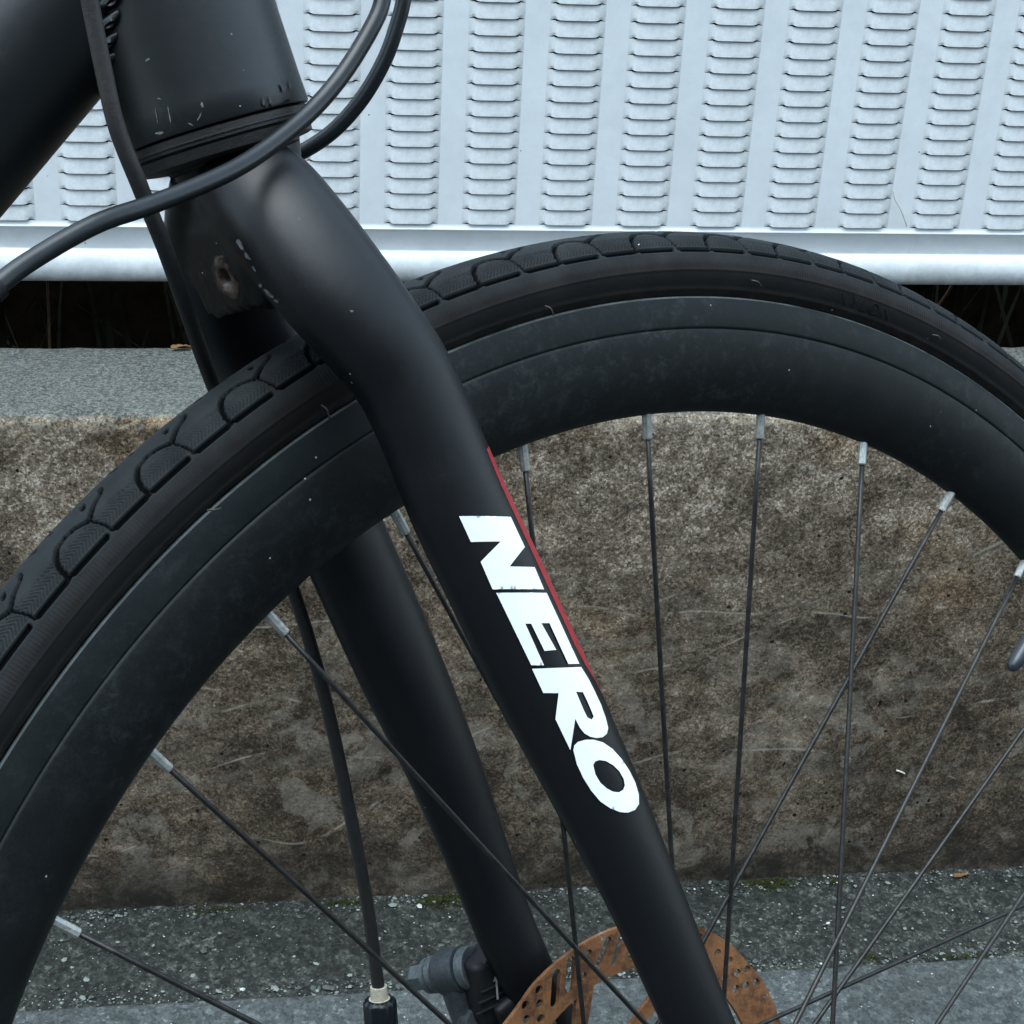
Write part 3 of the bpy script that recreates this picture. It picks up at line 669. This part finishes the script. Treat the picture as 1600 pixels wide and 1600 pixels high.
# rust round the bored hole, as a worn ring lying on the crown
g = M_fork.node_tree
def add_rust_pit_shade():
    gg = NG.__new__(NG); gg.m = M_fork; gg.t = g; gg.b = g.nodes['Principled BSDF']; gg.tc = [n for n in g.nodes if n.type == 'TEX_COORD'][0]
    old = gg.b.inputs['Base Color'].links[0].from_socket
    x = gg.n('ShaderNodeVectorMath', operation='SUBTRACT'); gg.set(x.inputs[0], gg.tc.outputs['Object']); x.inputs[1].default_value = [q * MM for q in HO]
    l = gg.n('ShaderNodeVectorMath', operation='LENGTH'); gg.set(l.inputs[0], x.outputs[0])
    dd = gg.math('ADD', l.outputs['Value'], gg.map(gg.noise(300, 3), .3, .7, -.0015, .0015))
    ru = gg.mix(gg.map(gg.noise(500, 3), .3, .7), (.022, .013, .009), (.070, .048, .036))
    gg.set(gg.b.inputs['Base Color'], gg.mix(gg.math('LESS_THAN', dd, .0064), old, gg.mix(gg.math('LESS_THAN', l.outputs['Value'], .0029), ru, (.002, .0015, .001))))  # rust ring, and the bore's inner shade painted as black
add_rust_pit_shade()
# --- lettering on the fork blade (vinyl cut letters laid on the blade)
bm = bmesh.new(); bm.from_mesh(me2); bvh = BVHTree.FromBMesh(bm)
LET = {'N': [[(-143.8, 239.6), (-125.9, 239.3), (-120.7, 230.2), (-125.9, 224.4), (-117.0, 224.1), (-113.5, 217.3), (-131.8, 217.9), (-136.1, 226.1), (-129.2, 231.9), (-139.6, 232.0)]],
       'E': [[(-130.5, 216.8), (-112.5, 216.2), (-100.0, 194.1), (-104.1, 194.3), (-111.3, 207.0), (-114.2, 207.1), (-108.6, 198.8), (-112.9, 198.7), (-117.9, 207.1), (-120.0, 207.2), (-113.0, 194.4), (-117.6, 194.7)]],
       'R': [[(-117.3, 193.6), (-99.3, 193.1), (-96.4, 189.2), (-94.0, 185.3), (-91.6, 181.1), (-89.7, 176.8), (-88.7, 173.7), (-89.2, 172.0), (-90.7, 171.1), (-93.1, 171.0), (-95.5, 171.6), (-97.7, 172.8), (-99.4, 174.6), (-101.2, 177.5), (-102.8, 168.1), (-108.5, 177.9), (-107.5, 185.7), (-113.1, 186.1)],
             [(-101.1, 185.7), (-98.5, 185.4), (-96.7, 182.3), (-95.0, 179.1), (-94.3, 177.6), (-95.1, 176.8), (-96.7, 177.6), (-98.0, 179.8)]],
       'O': [[(-101.7, 167.9), (-101.4, 169.4), (-100.1, 170.4), (-97.4, 170.8), (-94.2, 170.6), (-90.7, 169.5), (-87.0, 167.2), (-83.3, 163.6), (-80.3, 159.8), (-77.9, 155.8), (-76.5, 152.1), (-76.4, 149.1), (-77.9, 147.5), (-80.6, 147.0), (-83.8, 147.5), (-87.3, 148.9), (-91.2, 151.4), (-94.8, 155.1), (-97.9, 159.3), (-100.3, 163.6)],
             [(-94.2, 162.9), (-93.5, 163.9), (-91.9, 164.2), (-89.5, 163.7), (-86.7, 162.2), (-84.2, 160.0), (-82.5, 157.5), (-82.0, 155.5), (-82.6, 154.2), (-84.3, 153.6), (-86.5, 154.0), (-88.9, 155.2), (-91.4, 157.2), (-93.3, 159.9)]]}
def inside(p, poly):
    x, y = p; r = False
    for (a, b), (c, d) in zip(poly, poly[1:] + poly[:1]):
        if (b > y) != (d > y) and x < (c - a) * (y - b) / (d - b) + a: r = not r
    return r
from mathutils.geometry import delaunay_2d_cdt
def lay(polys, name, mat, lift=.42, label=None, D=(.578, -.115, -.808), n0=50., step=1.1, tree=None, par=None):
    tree = tree or bvh; par = par or fork
    pts, edges = [], []
    for poly in polys:
        b = len(pts); dense = []
        for (a, c) in zip(poly, poly[1:] + poly[:1]):
            n = max(1, int(math.dist(a, c) / step))
            dense += [(a[0] + (c[0] - a[0]) * i / n, a[1] + (c[1] - a[1]) * i / n) for i in range(n)]
        pts += dense; edges += [(b + i, b + (i + 1) % len(dense)) for i in range(len(dense))]
    xs_, ys_ = [p[0] for p in polys[0]], [p[1] for p in polys[0]]
    for x in np.arange(min(xs_) + .5, max(xs_), step):
        for y in np.arange(min(ys_) + .5, max(ys_), step):
            if inside((x, y), polys[0]) and not any(inside((x, y), h) for h in polys[1:]): pts.append((x, y))
    vo_, _, fo, *_ = delaunay_2d_cdt([Vector(p) for p in pts], edges, [], 0, 1e-4)
    D = Vector(D).normalized(); V = []; ok = []
    for p in vo_:
        o_ = Vector((p.x, p.y, n0)) - D * 60; hit = tree.ray_cast(o_ * MM, D)
        ok.append(hit[0] is not None and hit[3] < .1); V.append(tuple((hit[0] / MM) + hit[1] * (lift if hit[1].dot(D) < 0 else -lift)) if ok[-1] else tuple(o_))
    F = []
    for f in fo:
        c = ((vo_[f[0]] + vo_[f[1]] + vo_[f[2]]) / 3)
        if all(ok[i] for i in f) and inside(c[:], polys[0]) and not any(inside(c[:], h) for h in polys[1:]):
            A_, B_, C_ = (Vector(V[i]) for i in f[:3]); F.append(f if (B_ - A_).cross(C_ - A_).dot(D) < 0 else f[::-1])
    o = link(name, mesh(name, V, F), mat, par)
    if label: o['label'] = label
    return o
for ch, polys in LET.items(): lay(polys, 'letter', M_white, label='white letter %s' % ch)
M_flake = simple('bare_primer_grey', (.085, .095, .092), .7, 0, .8, 900, .3); M_scuff = simple('scuffed_paint', (.020, .028, .034), .6, 0, .8, 900, .3)
def blob(c, L, Wd, ang, seed, n=15):
    r_ = random.Random(seed); out = []
    for i in range(n):
        t = 2 * math.pi * i / n; k = r_.uniform(.55, 1.15); x, y = L * k * math.cos(t), Wd * k * math.sin(t)
        out.append((c[0] + x * math.cos(ang) - y * math.sin(ang), c[1] + x * math.sin(ang) + y * math.cos(ang)))
    return out
DC = (.42, .12, -.90)
for i, (c, L, Wd, an) in enumerate((((-196.0, 319.2), 1.9, .8, -1.0), ((-193.8, 316.0), 1.6, .6, -.9), ((-191.6, 312.6), 1.0, .4, -.9), ((-189.6, 308.0), .9, .6, 0), ((-186.6, 305.6), 2.2, .8, -.6), ((-184.6, 303.9), .8, .5, -.4), ((-161.5, 303.0), .55, .4, 0))):
    lay([blob(c, L, Wd, an, i)], 'paint_flake', M_flake, .1, D=DC, n0=10., step=.5)
for i, (c, L, Wd, an) in enumerate((((-49.5, 107.0), 9.5, .9, -1.22), ((-45.0, 94.0), 7.0, .6, -1.2), ((-38.5, 89.0), 4.5, 1.0, -1.1), ((-36.0, 82.0), 3.2, .7, -1.25))):
    lay([blob(c, L, Wd, an, 40 + i, 25)], 'scuff', M_scuff if i < 2 else M_flake, .1, D=(.60, -.22, -.77), n0=54., step=.8)
# red pinstripe wrapped on the front edge of the near blade
C, W, B, ws, ts = legdata(1)
if W[30] @ np.array((1, .4, 0)) < 0: W = -W
V, F = [], []
sel = [i for i in range(len(C)) if 167 < C[i, 1] < 258]; rows = 0
for i in sel:
    # surface point on the outward side at successive section angles
    fr_ = (C[i, 1] - 167) / 95.
    for a in np.radians(np.linspace(-8, 33.5 if fr_ > .25 else 33.5 * max(.5, fr_ * 4), 8)):
        dv = Vector(W[i] * math.cos(a) + np.array((0, 0, 1.)) * math.sin(a)); o_ = Vector(C[i]) + dv * 40
        h = bvh.ray_cast(o_ * MM, -dv); V.append(tuple(h[0] / MM + h[1] * .1))
F = gridfaces(len(sel), 8).tolist()
link('pinstripe', mesh('pinstripe', V, F), M_red, fork)
# --- head tube, lower headset cup
# t runs down the steering axis
ht = lathe('head_tube', [(-230, 26.5), (-150, 26.4), (-60, 27.2), (-30, 27.4), (-12, 27.8), (-5.2, 28.1), (-4.5, 27.7), (-4.4, 22)], CC, AX, M_frame, bike, WF, seg=96)
lathe('headset_cup', [(-5, 22), (-3.9, 26.9), (-3.5, 27.3), (-1.9, 27.3), (-1.7, 27.7), (-1.3, 27.7), (-1.1, 27.3), (-.2, 27.3), (0, 26.2), (.5, 26.0), (.7, 27.0), (3.6, 26.6), (4.1, 25.4), (4.6, 22.5), (5.0, 19)], CC, AX, M_cup, ht, seg=96)
lathe('crown_race', [(4.4, 17), (4.6, 20.5), (5.6, 20.3), (6.4, 18.0)], CC + FW * 2, AX, M_castd, ht, seg=64)
# scuffs and small worn raised marks on the head tube
hv, hf = lathe_v([(-230, 26.5), (-150, 26.4), (-60, 27.2), (-30, 27.4), (-12, 27.8), (-5.2, 28.1)], CC, AX, 96)
ht_tree = BVHTree.FromPolygons([Vector(v) * MM for v in hv], hf); DH = (.38, .22, -.90)
M_mark = simple('worn_raised_mark', (.0065, .0085, .0085), .5, 0, .6, 900, .4)
for i, (c, L, Wd, an, mt) in enumerate((((-230.9, 366), 1.0, .35, .6, 0), ((-227.3, 355.5), .8, .25, 0, 0), ((-227.2, 345.8), 1.5, .4, .25, 0), ((-228.3, 350.5), .18, 3.2, .2, 0), ((-224.4, 351.5), .18, 3.4, .2, 0), ((-214.6, 355.4), .5, .9, .2, 0),
        ((-215.4, 351.9), .25, 1.6, -.5, 0), ((-218.0, 349.6), 1.0, .22, -.3, 0), ((-205.9, 376.6), .4, .4, 0, 0), ((-202.1, 367), .3, .3, 0, 0), ((-195.8, 357.6), .45, 2.4, .2, 1), ((-193.9, 359.0), .4, 1.6, .2, 1), ((-191.2, 357.6), 1.7, .6, .35, 1), ((-188.6, 359.6), 1.3, 1.1, .3, 1), ((-190, 363.6), .9, 1.5, .2, 1), ((-187.7, 364.6), .4, 1.3, .2, 1))):
    lay([blob(c, L, Wd, an, 90 + i, 14)], 'raised_mark' if mt else 'scuff', M_mark if mt else M_flake, .55 if mt else .12, D=DH, n0=24., step=.5, tree=ht_tree, par=ht)
# --- down tube
dr, aa = math.radians(30), math.radians(58); F2 = math.cos(dr) * FW + math.sin(dr) * np.array((0, 0, 1.)); DT = math.cos(aa) * AX - math.sin(aa) * F2
S0 = CC - AX * 70.9; RDL, RDV = 24.6, 25.0       # lateral and vertical half sizes of the shaped tube
u1 = np.cross(DT, AX); u1 /= np.linalg.norm(u1); u2 = np.cross(DT, u1)
Cd = np.array([S0 + DT * t for t in (6, 60, 150, 260, 420)]); nd = len(Cd)
V, F = sweep_np(Cd, np.tile(u1, (nd, 1)), np.tile(u2, (nd, 1)), np.full(nd, RDL), np.full(nd, RDV), 96, 2.0)
link('down_tube', mesh('down_tube', V, F), M_frame, bike, WF).data.set_sharp_from_angle(angle=math.radians(40))
# weld bead following the intersection of the two tubes
u1 = np.cross(DT, AX); u1 /= np.linalg.norm(u1); u2 = np.cross(DT, u1); V, F = [], []
sph = [(math.cos(a) * math.cos(b), math.sin(a) * math.cos(b), math.sin(b)) for b in (-1.2, -.6, 0, .6, 1.2) for a in np.linspace(0, 6.283, 11)[:-1]]
sf = gridfaces(5, 10, closev=True).tolist() + [tuple(range(10))[::-1], tuple(range(40, 50))]
for k in range(44):
    f = 2 * math.pi * k / 44; o_ = S0 + (RDL + 1.6) * math.cos(f) * u1 + (RDV + 1) * math.sin(f) * u2
    q = o_ - CC; a_ = DT - (DT @ AX) * AX; b_ = q - (q @ AX) * AX
    A2, B2, C2 = a_ @ a_, 2 * a_ @ b_, b_ @ b_ - 27.0 ** 2; dsc = B2 * B2 - 4 * A2 * C2
    s = (-B2 + math.sqrt(max(0, dsc))) / (2 * A2); pt = o_ + DT * s
    f2 = f + .05; o2 = S0 + (RDL + 1.6) * math.cos(f2) * u1 + (RDV + 1) * math.sin(f2) * u2; tn = (o2 - o_); tn /= np.linalg.norm(tn)
    nn = (math.cos(f) * u1 + math.sin(f) * u2) + (b_ + a_ * s) / 27.; nn /= np.linalg.norm(nn); bi = np.cross(tn, nn); b0 = len(V)
    for (x, y, z) in sph: V.append(tuple(pt + tn * (x * 2.5 + y * y * 1.6) + bi * y * 5.4 + nn * (z * 2.3 + .6)))
    F += [tuple(i + b0 for i in q_) for q_ in sf]
link('weld_bead', mesh('weld_bead', V, F), M_frame, bike, WF)
# --- cables
hose = [(-262.0, 402, 42), (-255.1, 384.3, 40.0), (-252.3, 375.3, 38.0), (-248.0, 359.6, 36.0), (-243.1, 343.7, 34.0), (-234.4, 328.1, 30.0), (-224.4, 314.1, 22.0), (-212.4, 300.0, 8.0), (-195.3, 283.3, -15.0), (-172.7, 256.2, -38.0), (-148.8, 216.0, -52.0), (-135.7, 187.2, -58.0), (-125.7, 158.9, -62.0), (-115.2, 122.7, -66.0), (-106.8, 92.7, -70.0), (-99.6, 59.8, -74.0)]
tube('brake_cable', hose, 2.35, M_hose, bike, WF, n=8, seg=16)
c1 = [(-300, 278, 58), (-289.6, 287.8, 55.0), (-279.5, 297.6, 52.0), (-269.3, 305.5, 50.0), (-253.7, 315.3, 48.0), (-238.8, 321.8, 45.0), (-224.9, 328.3, 42.0), (-210.1, 336.2, 38.0), (-196.6, 345.6, 34.0), (-182.6, 357.6, 30.0), (-171.2, 370.8, 28.0), (-161.7, 386.4, 28.0), (-158.6, 395.5, 28.0), (-155.5, 413.1, 28.0), (-158, 440, 26)]
tube('gear_cable', c1, 2.6, M_cable, bike, WF, n=8, seg=20)
c2 = [(-180, 346, -40), (-169.1, 352.5, -38.0), (-162.5, 355.7, -35.0), (-155.8, 358.1, -32.0), (-147.2, 365.1, -26.0), (-139.8, 375.5, -20.0), (-134.3, 387.9, -15.0), (-131.3, 399.2, -12.0), (-129.7, 409.5, -10.0), (-129.2, 427.8, -8.0)]
tube('gear_cable', c2, 2.6, M_cable, bike, WF, n=8, seg=20)
# zip tie near where the front cable leaves the picture
ztc = np.array((-281, 296.3, 52.3)); ztd = np.array((.72, .68, -.1)); lathe('cable_tie', [(-1.6, 3.0), (-1.4, 3.5), (1.4, 3.5), (1.6, 3.0)], ztc, ztd, M_castd, bike, WF, seg=20)
tube('cable_stop', [(-290, 292, 46), (-284, 290, 46), (-283, 282, 44), (-287, 270, 42)], 3.0, M_castd, bike, WF, n=5, seg=12, rs=[2.2, 3.2, 3.4, 3.0])
# --- caliper on the far blade
cal = empty('brake_caliper', bike, WF)
ca0 = np.array((-63.2, 64.8, -68.)); ca1 = np.array((-74.2, 55.2, -95.)); cd = (ca1 - ca0) / np.linalg.norm(ca1 - ca0)
L_ = np.linalg.norm(ca1 - ca0)
lathe('washer', [(-2, 7.8), (-1.5, 8.3), (1.8, 8.3), (2.3, 7.8), (2.4, 4)], ca0, cd, M_bolt, cal, seg=32)
lathe('arm_hub', [(2.5, 7), (3, 8.9), (12, 9.1), (13, 8.8), (13.4, 8.0), (14.6, 7.6), (14.7, 4)], ca0, cd, M_cast, cal, seg=32)
lathe('washer', [(14.6, 6.6), (15, 7.2), (17.4, 7.2), (17.8, 6.4), (18.3, 6.4), (18.6, 7.0), (20.6, 6.9), (21, 6.3), (21.1, 4)], ca0, cd, M_bolt, cal, seg=32)
lathe('bolt', [(21.2, 5.2), (22, 5.6), (27, 5.5), (28.5, 4.6), (28.6, 2.6), (26.5, 2.4), (26.4, .5)], ca0, cd, M_bolt, cal, seg=6, smooth=False)
am = ca0 + cd * 8.5
tube('lever_arm', [am + np.array((0, 3, 0)), am + np.array((2.5, -8, 1.5)), am + np.array((6, -20, 3)), am + np.array((9, -34, 5))], 8, M_cast, cal, n=6, seg=20, rs=[7.4, 6.4, 6.0, 5.6], ex=3.2)
lathe('arm_cap', [(0, 3), (.5, 9.5), (5, 10.5), (9, 9), (10, 3)], am + np.array((9, -21, 3)), (-.1, .15, 1), M_cast, cal, seg=28)
# caliper body
def rbox(name, c, ax3, hs, mat, parent, bev=2.):
    bm = bmesh.new(); bmesh.ops.create_cube(bm, size=2)
    a, b, c3 = [np.array(q, float) / np.linalg.norm(q) for q in ax3]
    for v in bm.verts: v.co = Vector((np.array(c) + a * v.co.x * hs[0] + b * v.co.y * hs[1] + c3 * v.co.z * hs[2]) * MM)
    bmesh.ops.bevel(bm, geom=bm.edges[:], offset=bev * MM, segments=3, affect='EDGES', profile=.6)
    me = bpy.data.meshes.new(name); bm.to_mesh(me); bm.free(); o = link(name, me, mat, parent); o.data.set_sharp_from_angle(angle=math.radians(40)); return o
cb = np.array((-57.5, 58, -66.)); body = rbox('caliper_body', cb, ((1, .25, 0), (-.25, 1, 0), (0, 0, 1)), (8.5, 13, 9), M_castd, cal, 3)
rbox('caliper_body_step', cb + np.array((1, 11.5, 1)), ((1, .45, 0), (-.45, 1, 0), (0, 0, 1)), (7.5, 3.2, 7.5), M_castd, cal, 1.5)
rbox('mount_arm', cb + np.array((11, -15, 6)), ((1, .6, 0), (-.6, 1, 0), (0, 0, 1)), (8, 15, 7), M_castd, cal, 3)
lathe('bolt', [(-4, 3), (-3.8, 3.9), (2, 3.9), (2.3, 3.2), (1.2, 2.6), (1.0, .4)], cb + np.array((8, -9.5, 12)), (-.45, .1, 1), M_bolt, cal, seg=20)
lathe('bolt', [(-4, 2.4), (-3, 3.4), (1.6, 3.4), (2, 2.8), (2.1, .4)], cb + np.array((14, 2, 10)), (-.1, .5, 1), M_castd, cal, seg=6, smooth=False)
rbox('mount_tab', cb + np.array((19, 0, 12)), ((1, .6, 0), (-.6, 1, 0), (0, 0, 1)), (6, 4.5, 4), M_cast, cal, 1.6)
rbox('pad_holder', cb + np.array((17, -13, 16)), ((1, .6, 0), (-.6, 1, 0), (0, 0, 1)), (2, 9, 5), M_bolt, cal, .8)
for q in (-6, -2, 2): rbox('cast_rib', cb + np.array((-2 + q * .25, q, 9.0)), ((1, .25, 0), (-.25, 1, 0), (0, 0, 1)), (6.5, .55, .8), M_castd, cal, .3)
# arrow mark printed on the body
zf = -55.9; ar = [(-.45, -5), (.45, -5), (.45, 2.2), (1.5, 2.0), (0, 5.2), (-1.5, 2.0), (-.45, 2.2)]
o = link('arrow_mark', mesh('arrow_mark', [(cb[0] - 1.5 + x * 1.0 - .10 * y, cb[1] + 2 + y, zf) for x, y in ar], [tuple(range(len(ar)))]), simple('arrow_print', (.16, .165, .165), .6), cal, smooth=False)
# barrel adjuster with ferrule
b0 = np.array((-99.6, 59.8, -74.)); bd = np.array((.13, -1, -.08)); bd /= np.linalg.norm(bd)
lathe('ferrule', [(-2.4, 2.6), (-2.2, 3.2), (2.5, 3.3), (2.6, 4.0), (3.4, 4.0)], b0, bd, M_ferrule, cal, seg=24)
V, F = lathe_v([(2.6, 4.4), (3.2, 5.8), (4.2, 6.3), (16, 6.3), (18, 5.6), (26, 5.2)], b0, bd, 48)
V = [tuple(np.array(v)) for v in V]; axp = lambda v: b0 + bd * ((np.array(v) - b0) @ bd)
V2 = []
for i, v in enumerate(V):
    c_ = axp(v); j = i % 48; k = 1.0 - (.09 if (j % 6) in (0, 1) else 0); V2.append(tuple(c_ + (np.array(v) - c_) * k))
link('adjuster_barrel', mesh('adjuster_barrel', V2, F), M_cable, cal)
